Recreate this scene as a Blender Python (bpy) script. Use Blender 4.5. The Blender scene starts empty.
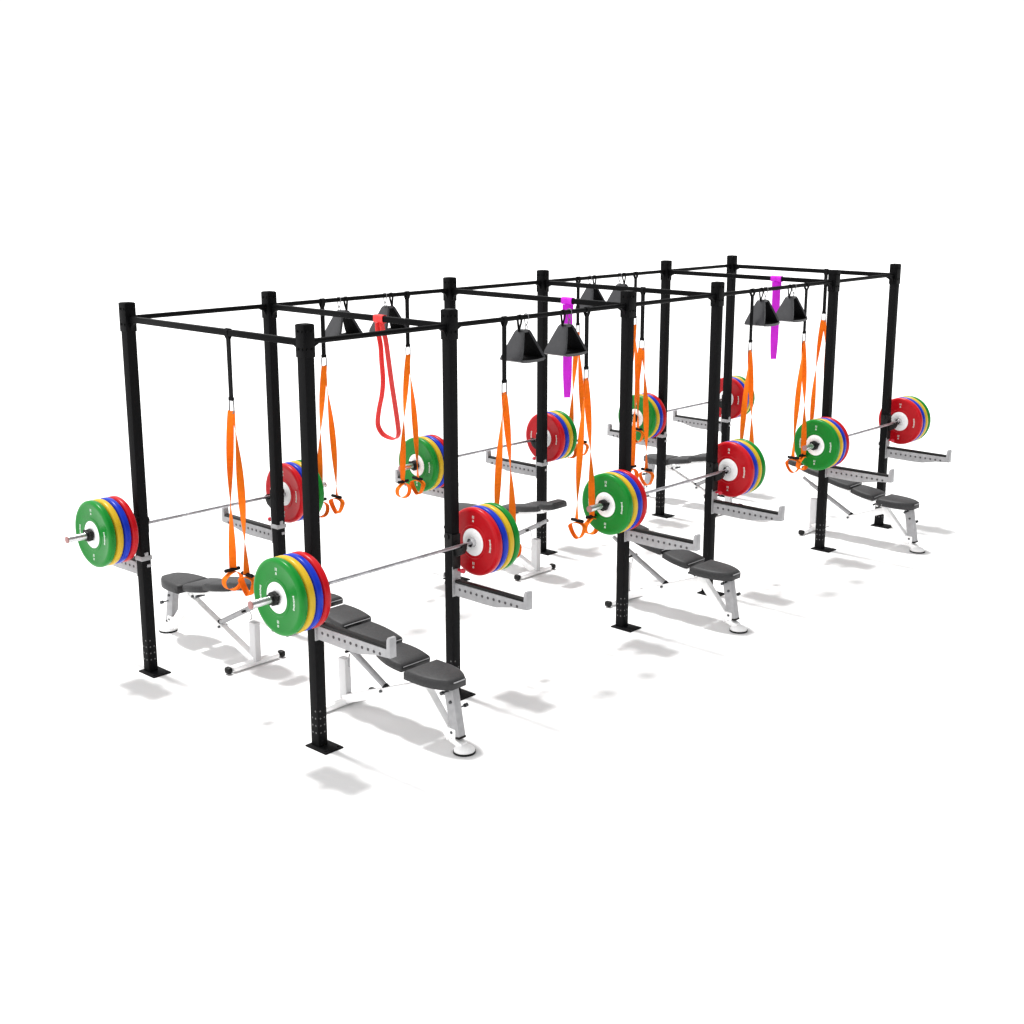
import bpy, bmesh, math, random
from mathutils import Vector, Matrix
random.seed(4)
sc = bpy.context.scene
col = sc.collection
PI = math.pi

# ------------------------------------------------------------------ layout (metres)
A, B, W, H = 1.2285, 1.9507, 1.9772, 2.75
XS = [0, A, A + B, 2 * A + B, 2 * A + 2 * B, 3 * A + 2 * B]
ZB = 2.643                       # height of the pull-up bars
S = .075                         # post section

# ------------------------------------------------------------------ materials
def lin(c):
    return tuple(((v / 255) / 12.92 if v / 255 <= .04045 else ((v / 255 + .055) / 1.055) ** 2.4) for v in c)

def mat(name, rgb, rough=.5, spec=.3, metal=0., noise=.0, nscale=30., bump=0., bscale=200., coat=0.):
    m = bpy.data.materials.new(name); m.use_nodes = True
    nt = m.node_tree; b = nt.nodes['Principled BSDF']
    c = lin(rgb)
    b.inputs['Roughness'].default_value = rough
    b.inputs['Specular IOR Level'].default_value = spec
    b.inputs['Metallic'].default_value = metal
    b.inputs['Coat Weight'].default_value = coat
    tc = nt.nodes.new('ShaderNodeTexCoord')
    nz = nt.nodes.new('ShaderNodeTexNoise'); nz.inputs['Scale'].default_value = nscale
    nz.inputs['Detail'].default_value = 6
    nt.links.new(tc.outputs['Object'], nz.inputs['Vector'])
    rp = nt.nodes.new('ShaderNodeValToRGB')
    rp.color_ramp.elements[0].position = .3; rp.color_ramp.elements[1].position = .7
    rp.color_ramp.elements[0].color = tuple(v * (1 - noise) for v in c) + (1,)
    rp.color_ramp.elements[1].color = tuple(min(1, v * (1 + noise)) for v in c) + (1,)
    nt.links.new(nz.outputs['Fac'], rp.inputs['Fac'])
    nt.links.new(rp.outputs['Color'], b.inputs['Base Color'])
    if bump:
        n2 = nt.nodes.new('ShaderNodeTexNoise'); n2.inputs['Scale'].default_value = bscale
        nt.links.new(tc.outputs['Object'], n2.inputs['Vector'])
        bp = nt.nodes.new('ShaderNodeBump'); bp.inputs['Strength'].default_value = bump
        bp.inputs['Distance'].default_value = .002
        nt.links.new(n2.outputs['Fac'], bp.inputs['Height'])
        nt.links.new(bp.outputs['Normal'], b.inputs['Normal'])
    return m

M = {}
M['post'] = mat('black_powder_coat', (19, 19, 20), .6, .05, noise=.12, nscale=40, bump=.15, bscale=300)
M['beam'] = mat('black_beam_paint', (9, 9, 10), .5, .06, noise=.12, nscale=40)
M['holes'] = mat('bare_steel_hole_edge', (92, 92, 92), .5, .2, noise=.2)
M['galv'] = mat('brushed_grey_steel', (158, 158, 160), .45, .4, noise=.10, nscale=25, bump=.1)
M['galv_hole'] = mat('punched_hole_shadow_steel', (78, 76, 78), .6, .1)
M['plastic'] = mat('black_nylon_pad', (20, 20, 20), .5, .2, noise=.1)
M['clip'] = mat('dull_clip_steel', (104, 104, 106), .4, .3, noise=.1)
M['cap'] = mat('faded_red_end_ring', (158, 112, 110), .4, .4)
M['red_knob'] = mat('red_knob_plastic', (205, 40, 60), .4, .4)
M['chrome'] = mat('polished_bar_steel', (205, 205, 207), .25, .5, metal=1., noise=.12, nscale=60, bump=.3, bscale=700)
M['knurl'] = mat('knurled_bar_steel', (178, 178, 182), .30, .5, metal=1., noise=.35, nscale=9, bump=.5, bscale=900)
M['darksteel'] = mat('dark_bushing_steel', (70, 72, 74), .35, .5, metal=.6, noise=.1)
M['green'] = mat('green_rubber', (12, 122, 38), .30, .20, noise=.05, nscale=12)
M['yellow'] = mat('yellow_rubber', (200, 164, 36), .30, .20, noise=.05, nscale=12)
M['blue'] = mat('blue_rubber', (14, 46, 172), .30, .20, noise=.06, nscale=12)
M['red'] = mat('red_rubber', (182, 12, 24), .30, .20, noise=.06, nscale=12)
M['white'] = mat('white_paint', (248, 248, 248), .4, .3, noise=.02)
M['print'] = mat('white_plate_print', (214, 222, 214), .6, .1, noise=.08, nscale=80)
M['frame'] = mat('white_powder_coat', (252, 252, 252), .5, .3, noise=.015)
M['greypaint'] = mat('pale_grey_powder_coat', (206, 206, 207), .5, .2, noise=.02)
M['leather'] = mat('charcoal_vinyl', (52, 52, 53), .5, .22, noise=.16, nscale=55, bump=.5, bscale=260)
M['seam'] = mat('pale_grey_piping', (150, 150, 152), .5, .3, noise=.05)
M['orange'] = mat('orange_webbing', (232, 110, 18), .7, .1, noise=.10, nscale=26, bump=.5, bscale=500)
M['strap'] = mat('black_webbing', (16, 16, 17), .75, .1, noise=.15, nscale=60)
M['rubber'] = mat('black_grip_foam', (26, 24, 24), .8, .1, noise=.2, nscale=60)
M['redband'] = mat('red_latex', (228, 56, 54), .45, .3, noise=.06, nscale=14)
M['purple'] = mat('purple_latex', (196, 26, 204), .45, .25, noise=.08, nscale=14)
M['sling_shade'] = mat('painted_sling_shade', (14, 14, 15), .8, .05)  # near-black colour that paints in the shade inside the slings
M['fabric'] = mat('charcoal_padded_nylon', (44, 44, 47), .33, .5, noise=.12, nscale=30, bump=.4, bscale=300)
M['floor'] = mat('white_floor_paint', (233, 233, 233), .9, .0, noise=.008, nscale=1.5)

# ------------------------------------------------------------------ mesh helpers
class MB:
    def __init__(s): s.bm = bmesh.new(); s.mi = 0
    def _faces(s, fs):
        for f in fs: f.material_index = s.mi
    def box(s, cx, cy, cz, sx, sy, sz, bev=0., mtx=None):
        t = bmesh.new(); bmesh.ops.create_cube(t, size=1)
        for v in t.verts: v.co = Vector((v.co.x * sx, v.co.y * sy, v.co.z * sz))
        if bev: bmesh.ops.bevel(t, geom=t.edges[:], offset=bev, segments=2, affect='EDGES', profile=.5)
        m = Matrix.Translation((cx, cy, cz)) @ (mtx if mtx else Matrix())
        s.merge(t, m); return s
    def merge(s, t, m=Matrix()):
        t.transform(m); mp = {}
        for v in t.verts: mp[v] = s.bm.verts.new(v.co)
        for f in t.faces:
            try:
                g = s.bm.faces.new([mp[v] for v in f.verts]); g.material_index = s.mi
            except ValueError: pass
        t.free()
    def prism(s, pts, axis, a, b, bev=0.):
        """closed polygon pts (2-D) extruded along axis (0,1,2) from a to b"""
        t = bmesh.new()
        def mk(p, h):
            if axis == 0: return (h, p[0], p[1])
            if axis == 1: return (p[0], h, p[1])
            return (p[0], p[1], h)
        lo = [t.verts.new(mk(p, a)) for p in pts]; hi = [t.verts.new(mk(p, b)) for p in pts]
        t.faces.new(lo); t.faces.new(hi[::-1])
        n = len(pts)
        for i in range(n): t.faces.new([lo[i], hi[i], hi[(i + 1) % n], lo[(i + 1) % n]])
        bmesh.ops.recalc_face_normals(t, faces=t.faces)
        if bev: bmesh.ops.bevel(t, geom=t.edges[:], offset=bev, segments=2, affect='EDGES', profile=.5)
        s.merge(t); return s
    def tube(s, pts, r, n=12, closed=False, caps=True):
        pts = [Vector(p) for p in pts]; k = len(pts)
        rs = r if isinstance(r, (list, tuple)) else [r] * k
        rings = []; ref = None
        for i, p in enumerate(pts):
            if closed: d = pts[(i + 1) % k] - pts[i - 1]
            else: d = pts[min(i + 1, k - 1)] - pts[max(i - 1, 0)]
            d.normalize()
            if ref is None: ref = d.orthogonal().normalized()
            ref = (ref - d * ref.dot(d)).normalized(); q = d.cross(ref)
            rings.append([s.bm.verts.new(p + (ref * math.cos(2 * PI * j / n) + q * math.sin(2 * PI * j / n)) * rs[i]) for j in range(n)])
        for i in range(k if closed else k - 1):
            a, b = rings[i], rings[(i + 1) % k]
            for j in range(n): s._faces([s.bm.faces.new([a[j], a[(j + 1) % n], b[(j + 1) % n], b[j]])])
        if caps and not closed: s._faces([s.bm.faces.new(rings[0][::-1]), s.bm.faces.new(rings[-1])])
        return s
    def rtube(s, p, q, w, h, up=(1, 0, 0), bev=.004):
        """rectangular tube from p to q; w across 'up', h the other way"""
        p, q = Vector(p), Vector(q); d = (q - p); L = d.length; d.normalize()
        u = Vector(up); u = (u - d * u.dot(d)).normalized(); v = d.cross(u)
        m = Matrix((u, v, d)).transposed().to_4x4(); c = (p + q) / 2
        return s.box(c.x, c.y, c.z, w, h, L, bev, m)
    def lathe(s, prof, n=48, axis=0):
        """prof: (along, radius) pairs; revolves about the axis"""
        rings = []
        for a, r in prof:
            if r <= 1e-6:
                v = [0, 0, 0]; v[axis] = a; rings.append([s.bm.verts.new(v)]); continue
            ring = []
            for j in range(n):
                t = 2 * PI * j / n; c, q = r * math.cos(t), r * math.sin(t)
                ring.append(s.bm.verts.new((a, c, q) if axis == 0 else ((c, a, q) if axis == 1 else (c, q, a))))
            rings.append(ring)
        fs = []
        for a, b in zip(rings, rings[1:]):
            for j in range(n):
                k = (j + 1) % n
                if len(a) == 1 and len(b) == 1: continue
                if len(a) == 1: fs.append(s.bm.faces.new([a[0], b[j], b[k]]))
                elif len(b) == 1: fs.append(s.bm.faces.new([a[j], a[k], b[0]]))
                else: fs.append(s.bm.faces.new([a[j], a[k], b[k], b[j]]))
        s._faces(fs); return s
    def ribbon(s, pts, wdir, w, t=.003, closed=False):
        """flat strap: centre points, width direction per point, width, thickness"""
        pts = [Vector(p) for p in pts]; k = len(pts); rings = []
        ws = w if isinstance(w, (list, tuple)) else [w] * k
        for i, p in enumerate(pts):
            d = (pts[(i + 1) % k] - pts[i - 1]) if closed else (pts[min(i + 1, k - 1)] - pts[max(i - 1, 0)])
            d.normalize(); u = Vector(wdir[i] if isinstance(wdir, list) else wdir)
            u = (u - d * u.dot(d)).normalized(); nn = d.cross(u)
            rings.append([s.bm.verts.new(p + u * a * ws[i] / 2 + nn * b * t / 2) for a, b in ((-1, -1), (1, -1), (1, 1), (-1, 1))])
        for i in range(k if closed else k - 1):
            a, b = rings[i], rings[(i + 1) % k]
            for j in range(4): s._faces([s.bm.faces.new([a[j], a[(j + 1) % 4], b[(j + 1) % 4], b[j]])])
        if not closed: s._faces([s.bm.faces.new(rings[0][::-1]), s.bm.faces.new(rings[-1])])
        return s
    def build(s, name, mats, parent=None, ang=38):
        bm = s.bm; bmesh.ops.recalc_face_normals(bm, faces=bm.faces)
        for f in bm.faces: f.smooth = True
        for e in bm.edges:
            if len(e.link_faces) == 2 and e.calc_face_angle(0) > math.radians(ang): e.smooth = False
        me = bpy.data.meshes.new(name); bm.to_mesh(me); bm.free()
        for m in (mats if isinstance(mats, (list, tuple)) else [mats]): me.materials.append(m)
        o = bpy.data.objects.new(name, me); col.objects.link(o)
        if parent: o.parent = parent
        return o

def tag(o, label=None, cat=None, group=None, kind=None):
    for k, v in (('label', label), ('category', cat), ('group', group), ('kind', kind)):
        if v: o[k] = v
    return o
def empty(name, loc=(0, 0, 0), rz=0.):
    o = bpy.data.objects.new(name, None); o.empty_display_size = .1
    col.objects.link(o); o.location = loc; o.rotation_euler = (0, 0, rz); return o
def dup(root, loc, rz=0., label=None):
    def cp(o, par):
        c = o.copy(); col.objects.link(c)
        if par: c.parent = par
        for ch in kids.get(o.name, []): cp(ch, c)
        return c
    kids = {}
    for o in list(col.objects):
        if o.parent: kids.setdefault(o.parent.name, []).append(o)
    r = cp(root, None); r.location = loc; r.rotation_euler = (0, 0, rz)
    if label: r['label'] = label
    return r
used = set()
def place(proto, loc, rz, label):
    """first use moves the prototype itself, later uses copy it"""
    if proto.name in used: return dup(proto, loc, rz, label)
    used.add(proto.name); proto.location = loc; proto.rotation_euler = (0, 0, rz); proto['label'] = label
    return proto

ROT = PI
def at(row, x, y, z):
    """row-local point -> world; the back row is the front row turned by 180 degrees about its own line"""
    return (x, y, z) if row == 'F' else (x, W - y, z)
RW = {'F': 'front', 'B': 'back'}
ST = ['leftmost', 'middle', 'rightmost']

# ------------------------------------------------------------------ floor
f = MB(); f.prism([(-60, -60), (400, -60), (400, 400), (-60, 400)], 2, -.05, 0)
tag(f.build('floor', M['floor']), kind='structure')

# ------------------------------------------------------------------ rig
rig = empty('training_rig', (0, 0, 0))
tag(rig, 'long black steel rig of twelve posts joined by overhead bars', 'gym rig')
def post(x, y, out):
    p = MB(); p.box(0, 0, H / 2 + .003, S, S, H - .006, .004)
    p.mi = 1
    for r_ in range(4):
        z = .105 + r_ * .05
        for o_ in ((-.016, .016) if r_ < 3 else (-.016,)):
            t = MB(); 
            for fx in (-1, 1):
                p.tube([(fx * (S / 2 - .001), o_, z), (fx * (S / 2 + .0012), o_, z)], .0062, 10)
                p.tube([(o_, fx * (S / 2 - .001), z), (o_, fx * (S / 2 + .0012), z)], .0062, 10)
            t.bm.free()
    o = p.build('upright_post', [M['post'], M['holes']], rig); o.location = (x, y, 0)
    b = MB(); b.box(.006, -.041, .005, .152, .206, .010, .002)
    for a in (-1, 1): b.tube([(.006 + a * .052, -.118, .010), (.006 + a * .052, -.118, .016)], .009, 6)
    b.build('base_plate', M['post'], o)
    g = MB()                                   # the folded bracket sleeve round the head of the post
    g.box(0, 0, H - .002, .0735, .0735, .012, .002)
    for a in (-1, 1):
        g.box(a * (S / 2 + .0025), 0, H - .1, .0048, .074, .2, .0015)
        g.box(0, a * (S / 2 + .0025), H - .1, .0838, .0048, .2, .0015)
    for zz in (H - .04, H - .15):
        for a in (-1, 1):
            g.tube([(a * .02, -S / 2 - .004, zz), (a * .02, -S / 2 - .011, zz)], .008, 6)
            g.tube([(-S / 2 - .004, a * .02, zz), (-S / 2 - .011, a * .02, zz)], .008, 6)
    g.build('bracket_sleeve', M['beam'], o)
for i, x in enumerate(XS): post(x, 0, -1); post(x, W, 1)
def fillet(m, axis, x, y, z, sg):
    # small curved web under the end of a bar
    pr = [(0, 0)] + [(sg * (.055 - .055 * math.sin(t)), -.06 + .06 * (1 - math.cos(t)) ) for t in [i * PI / 2 / 5 for i in range(6)]]
    pr = [(0, .0), (0, -.062), (sg * .008, -.04), (sg * .02, -.022), (sg * .04, -.012), (sg * .062, 0)]
    if axis == 0: m.prism([(x + a, z + b) for a, b in pr], 1, y - .012, y + .012)
    else: m.prism([(y + a, z + b) for a, b in pr], 0, x - .012, x + .012)
c = S / 2 + .0055
for y in (0, W):
    for a, b in zip(XS, XS[1:]):
        m = MB(); m.tube([(a + c, y, ZB), (b - c, y, ZB)], .0175, 20)
        fillet(m, 0, a + c, y, ZB - .012, 1); fillet(m, 0, b - c, y, ZB - .012, -1)
        m.build('pull_up_bar', M['beam'], rig)
for x in XS:
    m = MB(); m.box(x, W / 2, ZB - .006, .036, W - 2 * c, .042, .004)
    fillet(m, 1, x, c, ZB - .025, 1); fillet(m, 1, x, W - c, ZB - .025, -1)
    m.build('cross_beam', M['beam'], rig)

# ------------------------------------------------------------------ hooks that hold the bars
ZBARS = {'F': 1.123, 'B': 1.112}; YBAR = -.100
def make_jcup():
    r = empty('bar_hook'); tag(r, 'x', 'bar hook', 'hooks holding the barbells')
    y0 = -S / 2 - .001
    b = MB(); b.box(0, y0 - .005, -.055, .074, .010, .25, .003)
    b.tube([(-S / 2 - .004, .0, .055), (-S / 2 - .020, .0, .055)], .021, 14)
    b.box(-S / 2 - .0045, -.008, .02, .006, .075, .11, .002)
    b.build('back_plate', M['plastic'], r)
    h = MB(); prof = [(y0 - .010, .02), (y0 - .010, -.085), (y0 - .03, -.085), (y0 - .07, -.062), (y0 - .090, -.03), (y0 - .094, .014),
                      (y0 - .086, .014), (y0 - .084, -.008), (y0 - .066, -.0135), (y0 - .04, -.0135), (y0 - .022, -.008), (y0 - .018, .02)]
    h.prism(prof, 0, -.022, .022, .002); h.build('cradle', M['plastic'], r)
    return r
jc = make_jcup()

# ------------------------------------------------------------------ spotter arms
def make_arm():
    r = empty('spotter_arm'); tag(r, 'x', 'spotter arm', 'spotter arms bolted to the posts')
    y0 = -S / 2 - .001; tip = -.738; zt = .845
    b = MB(); prof = [(y0 - .006, zt - .002), (y0 - .006, .752), (-.33, .748), (-.45, .752), (-.60, .785), (tip, .795), (tip, .918), (tip + .008, .924), (tip + .022, .924), (tip + .032, .905), (tip + .036, zt)]
    b.prism(prof, 0, -.026, .026, .003)
    b.mi = 1
    for k in range(11):
        y = -.10 - k * .0545
        for sx in (-1, 1): b.tube([(sx * .0255, y, .805), (sx * .0272, y, .805)], .0105, 12)
    b.build('channel', [M['galv'], M['galv_hole']], r)
    p = MB(); p.box(0, (y0 - .012 + tip + .038) / 2, zt + .010, .046, abs(tip + .038 - y0 + .012), .018, .003)
    p.build('protective_strip', M['plastic'], r)
    g = MB(); g.box(0, y0 - .003, .852, .078, .0055, .22, .002)
    g.box(S / 2 + .0035, 0, .889, .005, .088, .034, .0015); g.box(0, S / 2 + .0035, .889, .090, .005, .034, .0015)
    g.box(-.018, S / 2 + .003, .83, .036, .005, .022, .0015)
    g.tube([(.0, S / 2 + .004, .925), (.0, S / 2 + .012, .925)], .011, 12); g.box(0, S / 2 + .003, .918, .03, .004, .03, .001)
    g.build('mounting_bracket', M['galv'], r)
    k = MB(); k.tube([(.018, y0 - .006, .93), (.018, y0 - .045, .93)], [.010, .010], 12)
    k.lathe([(-.052, 0), (-.052, .013), (-.045, .017), (-.03, .017), (-.024, .012), (-.024, 0)], 16, 1)
    for v in k.bm.verts[-0:]: pass
    o = k.build('pull_pin', M['red_knob'], r)
    for v in o.data.vertices:
        if abs(v.co.x) < .0171 and v.co.z < .5: v.co.x += .018; v.co.z += .93; v.co.y += y0 - .01
    q = MB(); pts = [(.045 + .014 * math.cos(t), y0 - .035, .917 + .014 * math.sin(t)) for t in [i * PI / 7 for i in range(14)]]
    q.tube(pts, .0025, 6, closed=True); q.build('ring', M['galv'], o)
    return r
arm = make_arm()

# ------------------------------------------------------------------ barbells
BARX = {'F': -.012, 'B': .014}
def make_barbell():
    r = empty('barbell'); tag(r, 'x', 'barbell', 'barbells resting on the rig')
    b = MB(); b.tube([(-.735, 0, 0), (-.2, 0, 0), (.2, 0, 0), (.735, 0, 0)], .0122, 20)
    b.build('shaft', M['knurl'], r)
    for s in (-1, 1):
        m = MB(); m.lathe([(s * .700, 0), (s * .700, .024), (s * .702, .031), (s * .732, .031), (s * .733, .034), (s * .738, .034), (s * .738, .0245), (s * 1.160, .0245), (s * 1.164, .0225), (s * 1.164, 0)], 28)
        o = m.build('sleeve', M['chrome'], r)
        e = MB(); e.lathe([(s * 1.161, 0), (s * 1.161, .0252), (s * 1.168, .0252), (s * 1.170, .020), (s * 1.170, 0)], 24)
        e.build('end_cap', M['cap'], o)
        k = MB(); k.lathe([(s * .975, .026), (s * .975, .040), (s * .983, .047), (s * 1.006, .047), (s * 1.012, .038), (s * 1.024, .036), (s * 1.024, .026)], 8)
        k.box(s * .998, -.045, .02, .02, .03, .022, .003)
        k.build('collar', M['plastic'], r)
    return r
bb = make_barbell()
def make_plate(colour):
    r = empty('weight_plate'); tag(r, 'x', 'weight plate', colour + ' weight plates on the barbells')
    R, t = .245, .0286
    m = MB(); prof = []
    side = [(t, .100), (t, .118), (t - .004, .124), (t - .004, .205), (t - .0005, .214), (t - .001, .226), (t - .004, .235), (t - .010, .242), (t - .016, R)]
    prof = [(-a, q) for a, q in side] + [(a, q) for a, q in side[::-1]]
    m.lathe([(-t + .004, .0)] + [(-t + .004, .098)] + prof + [(t - .004, .098), (t - .004, 0)], 72)
    m.build('disc', M[colour.split()[0]], r, 30)
    h = MB()
    for s in (-1, 1): h.lathe([(s * (t - .003), .0255), (s * (t + .0006), .0255), (s * (t + .0006), .040), (s * (t + .0012), .045), (s * (t + .0012), .094), (s * (t - .001), .099), (s * (t - .003), .099)], 48)
    h.build('hub_ring', M['white'], r, 30)
    # small moulded lettering, too small to read in the photograph: weight mark top and bottom, maker's line left and right
    for s in (-1, 1):
        x0, x1 = s * (t - .005), s * (t - .0030)
        for base in (PI / 2, -PI / 2):
            g = MB()
            for (u, v, a, b) in ((-.006, .012, .005, .020), (.006, .012, .005, .020), (.0, -.010, .012, .005), (-.004, -.018, .005, .010), (.005, -.018, .005, .010)):
                rr = .168 + (v if base > 0 else -v); 
                g.box((x0 + x1) / 2, u, math.copysign(rr, base), abs(x1 - x0), a, b)
            g.build('weight_marking', M['print'], r)
        for base in (0, PI):
            g = MB()
            for k in range(10):
                a = base + (k - 4.5) * .058; hgt = .012 if k % 3 else .016
                mt = Matrix.Rotation(a, 4, 'X')
                p = mt @ Vector((0, .166, 0)); g.box((x0 + x1) / 2, p.y, p.z, abs(x1 - x0), hgt, .0062, 0, mt)
            g.build('rim_lettering', M['print'], r)
    return r
order = ['red', 'blue', 'yellow', 'green']
plates = {k: make_plate(k) for k in order}
ordn = {'red': 'red innermost', 'blue': 'blue second-from-inside', 'yellow': 'yellow third-from-inside', 'green': 'green outermost'}

# ------------------------------------------------------------------ benches
def pad_mesh(w0, w1, y0, y1, z0, z1, th, bulge=.0, rnd=.02, taper_end=None):
    """padded slab between (y0,z0) and (y1,z1); w0/w1 widths; softened edges"""
    n = 9; d = Vector((0, y1 - y0, z1 - z0)); L = d.length; d.normalize(); up = Vector((0, -d.z, d.y))
    if up.z < 0: up = -up
    outl = []
    for i in range(n + 1):
        t = i / n; w = w0 + (w1 - w0) * t + bulge * math.sin(PI * t)
        if taper_end:
            e = taper_end
            if t > 1 - e: w *= math.sqrt(max(.0, 1 - ((t - 1 + e) / e) ** 2 * .55))
        outl.append((t * L, w / 2))
    loops = []
    for off, inset in ((-th, rnd * .5), (-th + rnd * .3, 0), (-rnd, 0), (-rnd * .35, rnd * .25), (-.0, rnd * .9)):
        ring = []
        for sgn in (1, -1):
            seq = outl if sgn == 1 else outl[::-1]
            for s_, hw in seq:
                ss = min(max(s_, inset), L - inset)
                ring.append(Vector((0, y0, z0)) + d * ss + up * off + Vector((sgn * (hw - inset), 0, 0)))
        loops.append(ring)
    m = MB(); V = [[m.bm.verts.new(p) for p in r_] for r_ in loops]; k = len(V[0])
    for a, b in zip(V, V[1:]):
        for j in range(k): m.bm.faces.new([a[j], a[(j + 1) % k], b[(j + 1) % k], b[j]])
    for ring, flip in ((V[0], 1), (V[-1], 0)):
        h = k // 2
        for i in range(h - 1):
            m.bm.faces.new([ring[i], ring[i + 1], ring[k - 2 - i], ring[k - 1 - i]])
    return m
def make_bench():
    r = empty('weight_bench'); tag(r, 'x', 'weight bench', 'adjustable benches at the rig')
    s = pad_mesh(.300, .190, -.368, -.728, .505, .498, .074, .045, .024, .40).build('seat_pad', M['leather'], r, 60)
    q = MB(); q.ribbon([(-.050, -.7305, .478), (-.02, -.7315, .478), (.02, -.7315, .478), (.050, -.7305, .478)], (0, 0, 1), .005, .006)
    q.build('piping', M['seam'], s)
    sl = .245
    zz = lambda y: .587 + y * sl
    for y0, y1, w0, w1 in ((-.330, -.068, .205, .285), (-.060, .245, .205, .28), (.256, .515, .205, .27), (.552, .700, .20, .24)):
        # each pad is widest at its middle and drops a little to the next one
        o = pad_mesh(w0 + .055, w1 - .06, y0, y1, zz(y0) + .012, zz(y1) - .010, .058, .04, .02).build('back_pad', M['leather'], r, 60)
        q = MB(); e = (w0 + .055) / 2 - .012
        q.ribbon([(-e, y0 - .002, zz(y0) - .004), (e, y0 - .002, zz(y0) - .004)], (0, -.3, 1), .004, .004); q.build('piping', M['seam'], o)
    f = MB()   # rails below the back
    for sx in (-1, 1): f.rtube((sx * .055, -.28, zz(-.28) - .075), (sx * .055, .55, zz(.55) - .075), .026, .030)
    f.box(0, .54, zz(.54) - .075, .13, .03, .02, .003); f.box(0, -.26, zz(-.26) - .078, .13, .03, .024, .003)
    f.build('back_rail', M['frame'], r)
    f = MB()
    f.rtube((0, .405, .045), (0, -.43, .375), .055, .062); f.rtube((0, -.385, .385), (0, -.665, .075), .058, .072)
    f.rtube((0, -.30, .410), (0, -.69, .420), .050, .046)
    f.box(0, -.680, .115, .074, .085, .075, .012); f.build('spine', M['frame'], r)
    f = MB(); f.rtube((0, .405, .045), (0, .408, .350), .052, .074)
    f.build('rear_post', M['greypaint'], r)
    f = MB(); f.rtube((-.215, .40, .031), (.215, .40, .031), .050, .062, (0, 0, 1), .023); o = f.build('rear_foot', M['frame'], r)
    for sx in (-1, 1):
        e = MB(); e.rtube((sx * .222, .40, .031), (sx * .268, .40, .031), .052, .064, (0, 0, 1), .018); e.build('end_cap', M['plastic'], o)
    f = MB(); f.rtube((0, -.650, .440), (0, -.715, .098), .060, .080); o = f.build('front_post', M['galv'], r)
    f = MB(); f.rtube((0, -.7145, .100), (0, -.718, .083), .063, .083); f.build('end_cap', M['plastic'], o)
    f = MB(); f.rtube((0, -.646, .46), (0, -.654, .415), .064, .084)
    f.build('end_cap', M['plastic'], o)
    f = MB(); f.lathe([(.012, 0), (.012, .070), (.022, .070), (.034, .060), (.050, .030), (.055, 0)], 28, 2); 
    for v in f.bm.verts: v.co.y -= .770
    f.rtube((0, -.66, .075), (0, -.765, .042), .06, .04)
    o = f.build('front_foot', M['frame'], r)
    f = MB(); f.lathe([(.001, 0), (.001, .074), (.014, .074), (.014, .064), (.014, 0)], 28, 2)
    for v in f.bm.verts: v.co.y -= .770
    f.build('foot_rubber', M['plastic'], o)
    f = MB(); f.tube([(0, -.02, .250), (0, .46, .500)], .022, 18); f.tube([(0, .30, .410), (0, .55, .552)], .017, 14)
    o = f.build('adjuster_tube', M['galv'], r)
    f = MB(); f.tube([(0, -.048, .236), (0, -.014, .253)], .0245, 16)
    f.build('end_cap', M['plastic'], o)
    f = MB(); f.tube([(-.05, .33, .425), (.05, .33, .425)], .010, 10); f.build('locking_pin', M['plastic'], o)
    f = MB(); f.tube([(-.03, .31, .41), (-.055, .30, .37), (-.06, .295, .335), (-.052, .288, .328)], .004, 8); f.build('release_lever', M['galv'], o)
    for sx in (-1, 1):
        pass
    for y, z in ((-.690, .125), (-.680, .33), (-.655, .405), (-.345, .395), (-.285, .405), (-.005, .222)):
        f = MB(); f.tube([(-.041, y, z), (.041, y, z)], .0105, 12); f.build('pivot_bolt', M['darksteel'], r)
    f = MB(); f.tube([(.03, -.70, .28), (.085, -.70, .28)], .006, 8); f.tube([(.075, -.70, .28), (.10, -.70, .28)], .014, 12)
    f.build('adjusting_knob', M['darksteel'], r)
    f = MB(); f.tube([(-.03, -.645, .395), (-.07, -.645, .395)], .006, 8); f.tube([(-.062, -.645, .395), (-.085, -.645, .395)], .013, 12)
    f.build('adjusting_knob', M['darksteel'], r)
    return r
bench = make_bench()

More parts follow.
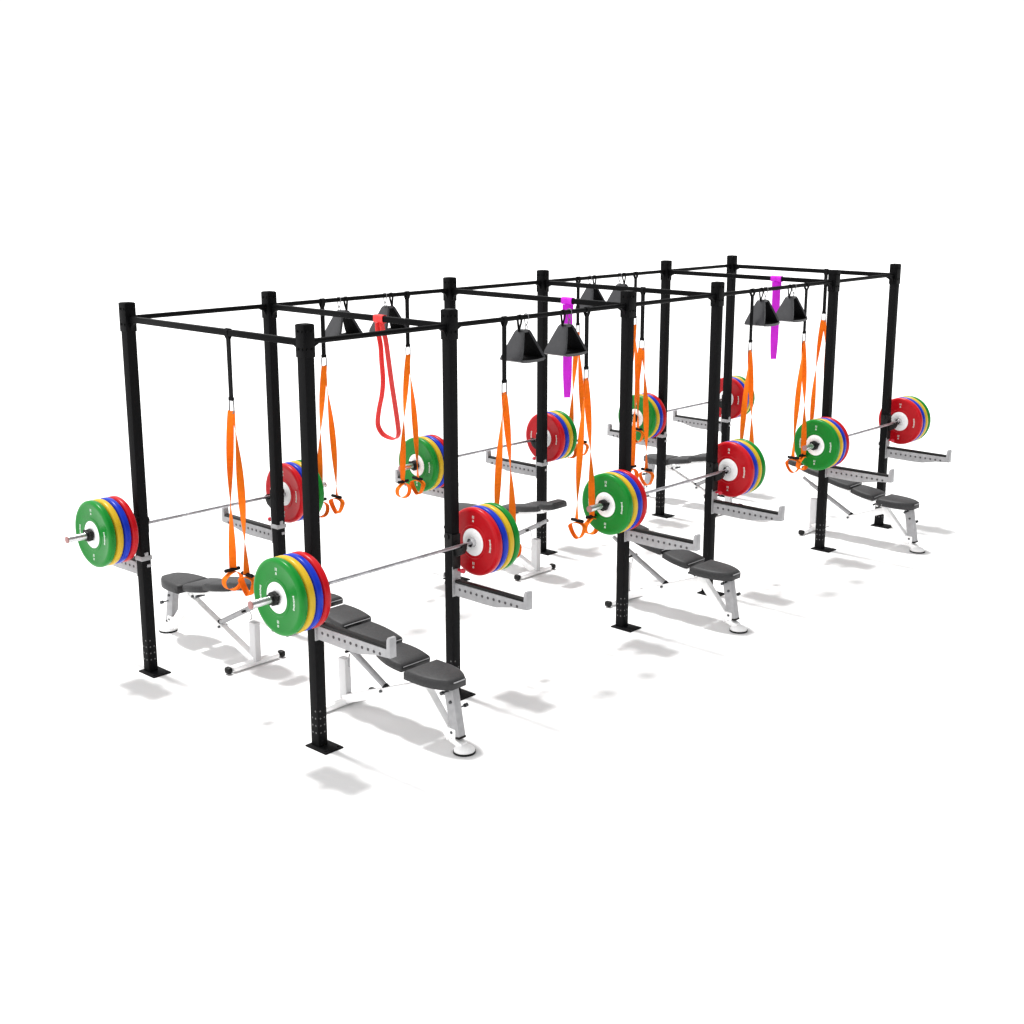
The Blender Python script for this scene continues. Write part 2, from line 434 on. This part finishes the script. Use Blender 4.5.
# ------------------------------------------------------------------ hanging straps
def make_trainer():
    r = empty('suspension_strap'); tag(r, 'x', 'suspension strap', 'orange suspension straps hanging from the rig')
    b = MB(); pts = [(0, -.003, -.445), (0, -.004, -.05), (0, -.017, -.026)] + [(0, -.0215 * math.cos(t), .0215 * math.sin(t)) for t in [i * PI / 8 for i in range(9)]] + [(0, .017, -.026), (0, .004, -.05), (0, .003, -.445)]
    b.ribbon(pts, (1, 0, 0), .037, .003)
    b.box(0, 0, -.44, .042, .02, .022, .003)
    b.build('anchor_strap', M['strap'], r)
    k = MB(); pts = []
    for (cx, cz, a0) in ((.012, -.462, 0), (-.012, -.462, PI / 2), (-.012, -.522, PI), (.012, -.522, 3 * PI / 2)):
        for t in range(4): a = a0 + t * PI / 6; pts.append((cx + .012 * math.cos(a), 0, cz + .012 * math.sin(a)))
    k.tube(pts, .0048, 8, closed=True); k.build('carabiner', M['clip'], r)
    for s, tw0, tw in ((-1, .25, 3.3), (1, -.15, -3.7)):
        b = MB(); pts = []; wd = []; n = 40
        for i in range(n + 1):
            t = i / n; z = -.520 - 1.095 * t
            x = s * (.004 + .081 * t ** .9 + .014 * math.sin(PI * t)); y = s * .006 * math.cos(PI * t)
            a = tw0 + tw * (t ** 1.1) * 1.25; pts.append((x, y, z)); wd.append((math.cos(a), math.sin(a), 0))
        b.ribbon(pts, wd, .050, .0032)
        leg = b.build('webbing_leg', M['orange'], r)
        ax = Vector((0, 1, 0)) if s < 0 else Vector((1, 0, 0)); c0 = Vector((s * .085, 0, -1.622)); ot = Vector((-ax.y, ax.x, 0))
        g = MB(); g.tube([c0 - ax * .060, c0 - ax * .056, c0 + ax * .056, c0 + ax * .060], [.010, .0130, .0130, .010], 16)
        gr = g.build('handle_grip', M['rubber'], r)
        u = MB(); pts = []
        for i in range(25):
            t = i / 24 * 2 * PI
            if i > 24: break
            pts.append(c0 + ax * (.070 * math.cos(t)) + Vector((0, 0, -.062 + .082 * math.sin(t) * (1 if math.sin(t) < 0 else .55))) + ot * (.012 * math.sin(t * 2)))
        u.ribbon(pts[:-1], tuple(ot), .046, .0032, closed=True)
        u.build('foot_loop', M['orange'], r)
    return r
tr = make_trainer()

def make_sling():
    r = empty('abdominal_sling'); tag(r, 'x', 'ab sling', 'padded ab slings in pairs under the pull-up bars')
    b = MB(); h_ = [(.028, -.098, .034), (.034, -.105, .040), (.052, -.145, .055), (.074, -.192, .072), (.098, -.242, .088), (.120, -.283, .098), (.126, -.294, .102), (.106, -.301, .104), (.05, -.305, .106)]
    P_ = [(-x, z, w) for x, z, w in h_] + [(0, -.306, .104)] + h_[::-1] + [(.014, -.096, .034), (0, -.096, .034), (-.014, -.096, .034)]
    b.ribbon([(x, 0, z) for x, z, w in P_], (0, 1, 0), [w * 2 for x, z, w in P_], .020, closed=True)
    cuff = b.build('padded_cuff', M['fabric'], r, 50)
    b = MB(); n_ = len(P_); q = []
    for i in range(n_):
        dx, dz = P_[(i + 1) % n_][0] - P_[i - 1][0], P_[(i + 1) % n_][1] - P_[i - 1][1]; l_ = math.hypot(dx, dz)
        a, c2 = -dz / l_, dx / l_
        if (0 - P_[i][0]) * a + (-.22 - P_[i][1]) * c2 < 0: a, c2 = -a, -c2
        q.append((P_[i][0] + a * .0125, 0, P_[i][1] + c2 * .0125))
    b.ribbon(q, (0, 1, 0), [w * 2 - .004 for x, z, w in P_], .003, closed=True); b.build('inner_shade_sheet', M['sling_shade'], cuff, 50)  # dark sheet added inside the cuff to stand for its interior shade
    s = MB(); pts = [(-.044, 0, -.10), (-.038, -.017, -.04)] + [(-.034, -.021 * math.cos(t), .021 * math.sin(t)) for t in [i * PI / 8 for i in range(9)]] + [(-.036, .014, -.04), (-.042, 0, -.10)]
    s.ribbon(pts, (1, 0, 0), .020, .003); s.build('hanging_strap', M['strap'], r)
    k = MB(); pts = [(.036, -.023 * math.cos(t), .023 * math.sin(t)) for t in [i * PI / 8 for i in range(9)]] + [(.036, .012, -.045), (.036, 0, -.06), (.036, -.012, -.045)]
    k.tube(pts, .0035, 8, closed=True)
    pts = [(.036 + .011 * math.cos(t), 0, -.075 + .02 * math.sin(t)) for t in [i * PI / 7 for i in range(14)]]
    k.tube(pts, .0035, 8, closed=True); k.build('carabiner', M['clip'], r)
    return r
sling = make_sling()

def smooth_pts(p, n=5):
    p = [Vector(q) for q in p]; out = []
    for i in range(len(p) - 1):
        a, b, c_, d = p[max(i - 1, 0)], p[i], p[i + 1], p[min(i + 2, len(p) - 1)]
        for k in range(n):
            t = k / n
            out.append(.5 * ((2 * b) + (c_ - a) * t + (2 * a - 5 * b + 4 * c_ - d) * t * t + (-a + 3 * b - 3 * c_ + d) * t ** 3))
    out.append(p[-1]); return out
def band(loc, m, label, left, right, yaw, w, kw, wyaw):
    """loop band larks-headed round a cross beam; left/right strands given as (across, down) pairs"""
    r = empty('resistance_band', loc); tag(r, label, 'resistance band', 'resistance bands looped over the cross beams')
    h = Vector((math.cos(yaw), math.sin(yaw), 0)); wd = Vector((math.cos(wyaw), math.sin(wyaw), 0))
    pp = smooth_pts([(a, z_, 0) for a, z_ in left] + [(a, z_, 0) for a, z_ in right[::-1]])
    ww = [w * ((1.2 if -q.y < .1 else 1.) - .40 * max(0, (-q.y - .55) / .3) ** 1.5) if w > .05 else w for q in pp]
    b = MB(); b.ribbon([h * s + Vector((0, 0, z)) for s, z in [(q.x, q.y) for q in smooth_pts([(a, z_, 0) for a, z_ in left] + [(a, z_, 0) for a, z_ in right[::-1]])]], tuple(wd), ww, .007)
    b.build('loop', m, r, 60)
    k = MB(); n = 20
    for off, ww in ((-kw / 4, kw / 2 + .004), (kw / 4, kw / 2 + .004)):
        ring = [(.0225 * math.copysign(abs(math.cos(t)) ** .6, math.cos(t)), off, -.006 + .0265 * math.copysign(abs(math.sin(t)) ** .6, math.sin(t))) for t in [i * 2 * PI / n for i in range(n)]]
        k.ribbon(ring, (0, 1, 0), ww, .006, closed=True)
    k.build('knot', m, r, 60)
    return r

# ------------------------------------------------------------------ put everything in place
for row in 'FB':
    rz = 0 if row == 'F' else ROT
    for s in range(3):
        xl, xr = XS[2 * s], XS[2 * s + 1]; xc = (xl + xr) / 2 + BARX[row]
        nm = ST[s] + ' ' + RW[row] + '-row'
        for side, x in (('left', xl), ('right', xr)):
            place(arm, at(row, x, 0, 0), rz, f'grey spotter arm with black top on the {side} post of the {nm} barbell')
            place(jc, at(row, x, 0, ZBARS[row]), rz, f'black hook on the {side} post carrying the {nm} barbell')
        place(bb, at(row, xc, YBAR, ZBARS[row]), rz, f'{nm} steel barbell loaded with plates in four colours')
        for side, sg in (('left', -1), ('right', 1)):
            for k, c_ in enumerate(order):
                x = xc + sg * (.733 + .0300 + .0600 * k)
                place(plates[c_], at(row, x, YBAR, ZBARS[row]), 0, f'{ordn[c_]} plate on {side} end of the {nm} barbell')
        place(bench, at(row, xl + .565 if row == 'F' else xl + .60, 0 if row == 'F' else .08, 0), rz, f'{ST[s]} charcoal padded bench with white frame in the {RW[row]} row')
# straps: (x, y, rotation, label)
TR = [(0, .79, -PI / 2, 'orange strap hanging from the leftmost cross beam, in front of open air'),
      (XS[3], .79, -PI / 2, 'orange strap on the fourth cross beam, just right of the third front post'),
      (XS[5], .79, -PI / 2, 'orange strap on the rightmost cross beam, beside the fifth front post'),
      (XS[1] + .54, 0, 0, 'orange strap on front bar right of second front post, beside ab sling'),
      (XS[2] - .50, 0, 0, 'orange strap on front bar ending before the middle front-row green plate'),
      (XS[3] + .54, 0, 0, 'orange strap on front bar ending behind the middle front-row red plate'),
      (XS[4] - .50, 0, 0, 'orange strap on front bar ending before the rightmost front-row green plate'),
      (XS[1] + .52, W, PI, 'orange strap on back bar seen just right of the nearest front post'),
      (XS[2] - .51, W, PI, 'orange strap on back bar ending before the middle back-row green plate'),
      (XS[3] + .52, W, PI, 'orange strap on back bar behind the right cone of the first front pair'),
      (XS[4] - .52, W, PI, 'orange strap on back bar seen at the right edge of third front post')]
for x, y, rz, lb in TR: place(tr, (x, y, ZB), rz, lb)
SL = [(1.963, 0, 0, 'left black ab sling of the pair between second and third front posts'),
      (2.438, 0, 0, 'right black ab sling of that front pair, before the near purple band'),
      (5.125, 0, 0, 'left black ab sling of the pair between fourth and fifth front posts'),
      (5.600, 0, 0, 'right black ab sling of the farthest front-bar pair, right of purple band'),
      (1.958, W, PI, 'left black ab sling on the back bar near the red band'),
      (2.455, W, PI, 'black ab sling on the back bar directly behind the red band'),
      (5.140, W, PI, 'left black ab sling of the far pair on the back bar'),
      (5.610, W, PI, 'right black ab sling of the far back-bar pair, behind third front post')]
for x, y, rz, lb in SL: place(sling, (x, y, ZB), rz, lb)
L = [(-.020, -.035), (-.016, -.10), (.000, -.20), (.004, -.30), (.011, -.44), (.001, -.55), (-.023, -.66), (-.034, -.76), (-.008, -.827), (.037, -.862)]
R = [(.010, -.035), (.018, -.09), (.037, -.157), (.056, -.316), (.075, -.48), (.095, -.63), (.112, -.77), (.116, -.845), (.090, -.875)]
band((XS[1], .70, ZB), M['redband'], 'red resistance loop band hanging open from the second cross beam', L, R, math.radians(-30), .050, .090, math.radians(12))
Lp = [(-.010, -.035), (-.022, -.10), (-.028, -.25), (-.030, -.45), (-.030, -.62), (-.022, -.74), (-.008, -.79)]
Rp = [(.010, -.035), (.022, -.10), (.028, -.25), (.030, -.45), (.030, -.62), (.022, -.74), (.008, -.79)]
band((XS[2], .615, ZB), M['purple'], 'purple band hanging behind the front ab sling on the third cross beam', Lp, Rp, math.radians(42), .074, .105, math.radians(-38))
band((XS[4], .63, ZB), M['purple'], 'purple band on the fifth cross beam between the two farthest front slings', Lp, Rp, math.radians(34), .078, .112, math.radians(-44))

# ------------------------------------------------------------------ light
w = bpy.data.worlds.new('World'); sc.world = w; w.use_nodes = True
nt = w.node_tree; bg = nt.nodes['Background']
tc = nt.nodes.new('ShaderNodeTexCoord'); sx = nt.nodes.new('ShaderNodeSeparateXYZ')
nt.links.new(tc.outputs['Generated'], sx.inputs[0])
def node(op, a, b, c=None):
    n = nt.nodes.new('ShaderNodeMath'); n.operation = op
    for i_, v in enumerate((a, b, c)):
        if v is None: continue
        if isinstance(v, (int, float)): n.inputs[i_].default_value = v
        else: nt.links.new(v, n.inputs[i_])
    return n.outputs[0]
# a white studio, a little dimmer behind the camera's right and brighter to its left
base = node('MINIMUM', node('MAXIMUM', node('MULTIPLY_ADD', sx.outputs['Y'], .9, .88), .24), 1.08)
side = node('MULTIPLY', node('MAXIMUM', node('MULTIPLY', sx.outputs['X'], -1.), 0.), .75)
bg.inputs['Color'].default_value = (1, 1, 1, 1); nt.links.new(node('ADD', base, side), bg.inputs['Strength'])
sun = bpy.data.lights.new('key_lamp', 'SUN'); sun.energy = 4.4; sun.angle = math.radians(6); sun.color = (1, .995, .985)
so = bpy.data.objects.new('key_lamp', sun); col.objects.link(so)
so.rotation_euler = Vector((-.00, -.35, -1)).to_track_quat('-Z', 'Y').to_euler()
so.location = (3, 4, 8)

# ------------------------------------------------------------------ camera
cd = bpy.data.cameras.new('camera'); cam = bpy.data.objects.new('camera', cd); col.objects.link(cam)
r_ = Vector((.6699778, -.7423758, .0028160)); u_ = Vector((.1687986, .1560287, .9732225)); f_ = Vector((.7229362, .6515622, -.2298478))
m = Matrix((r_, u_, -f_)).transposed().to_4x4(); m.translation = Vector((-5.09971, -6.44606, 3.65519)); cam.matrix_world = m
cd.sensor_width = 36; cd.lens = 1335.2 / 1024 * 36
cd.shift_x = -(530.73 - 512) / 1024; cd.shift_y = (486.92 - 512) / 1024
cd.clip_start = .1; cd.clip_end = 2000
sc.camera = cam
sc.cycles.caustics_reflective = False; sc.cycles.caustics_refractive = False
sc.view_settings.view_transform = 'Standard'; sc.view_settings.look = 'None'
sc.view_settings.exposure = 0; sc.view_settings.gamma = 1
sc.render.resolution_x = 1024; sc.render.resolution_y = 1024
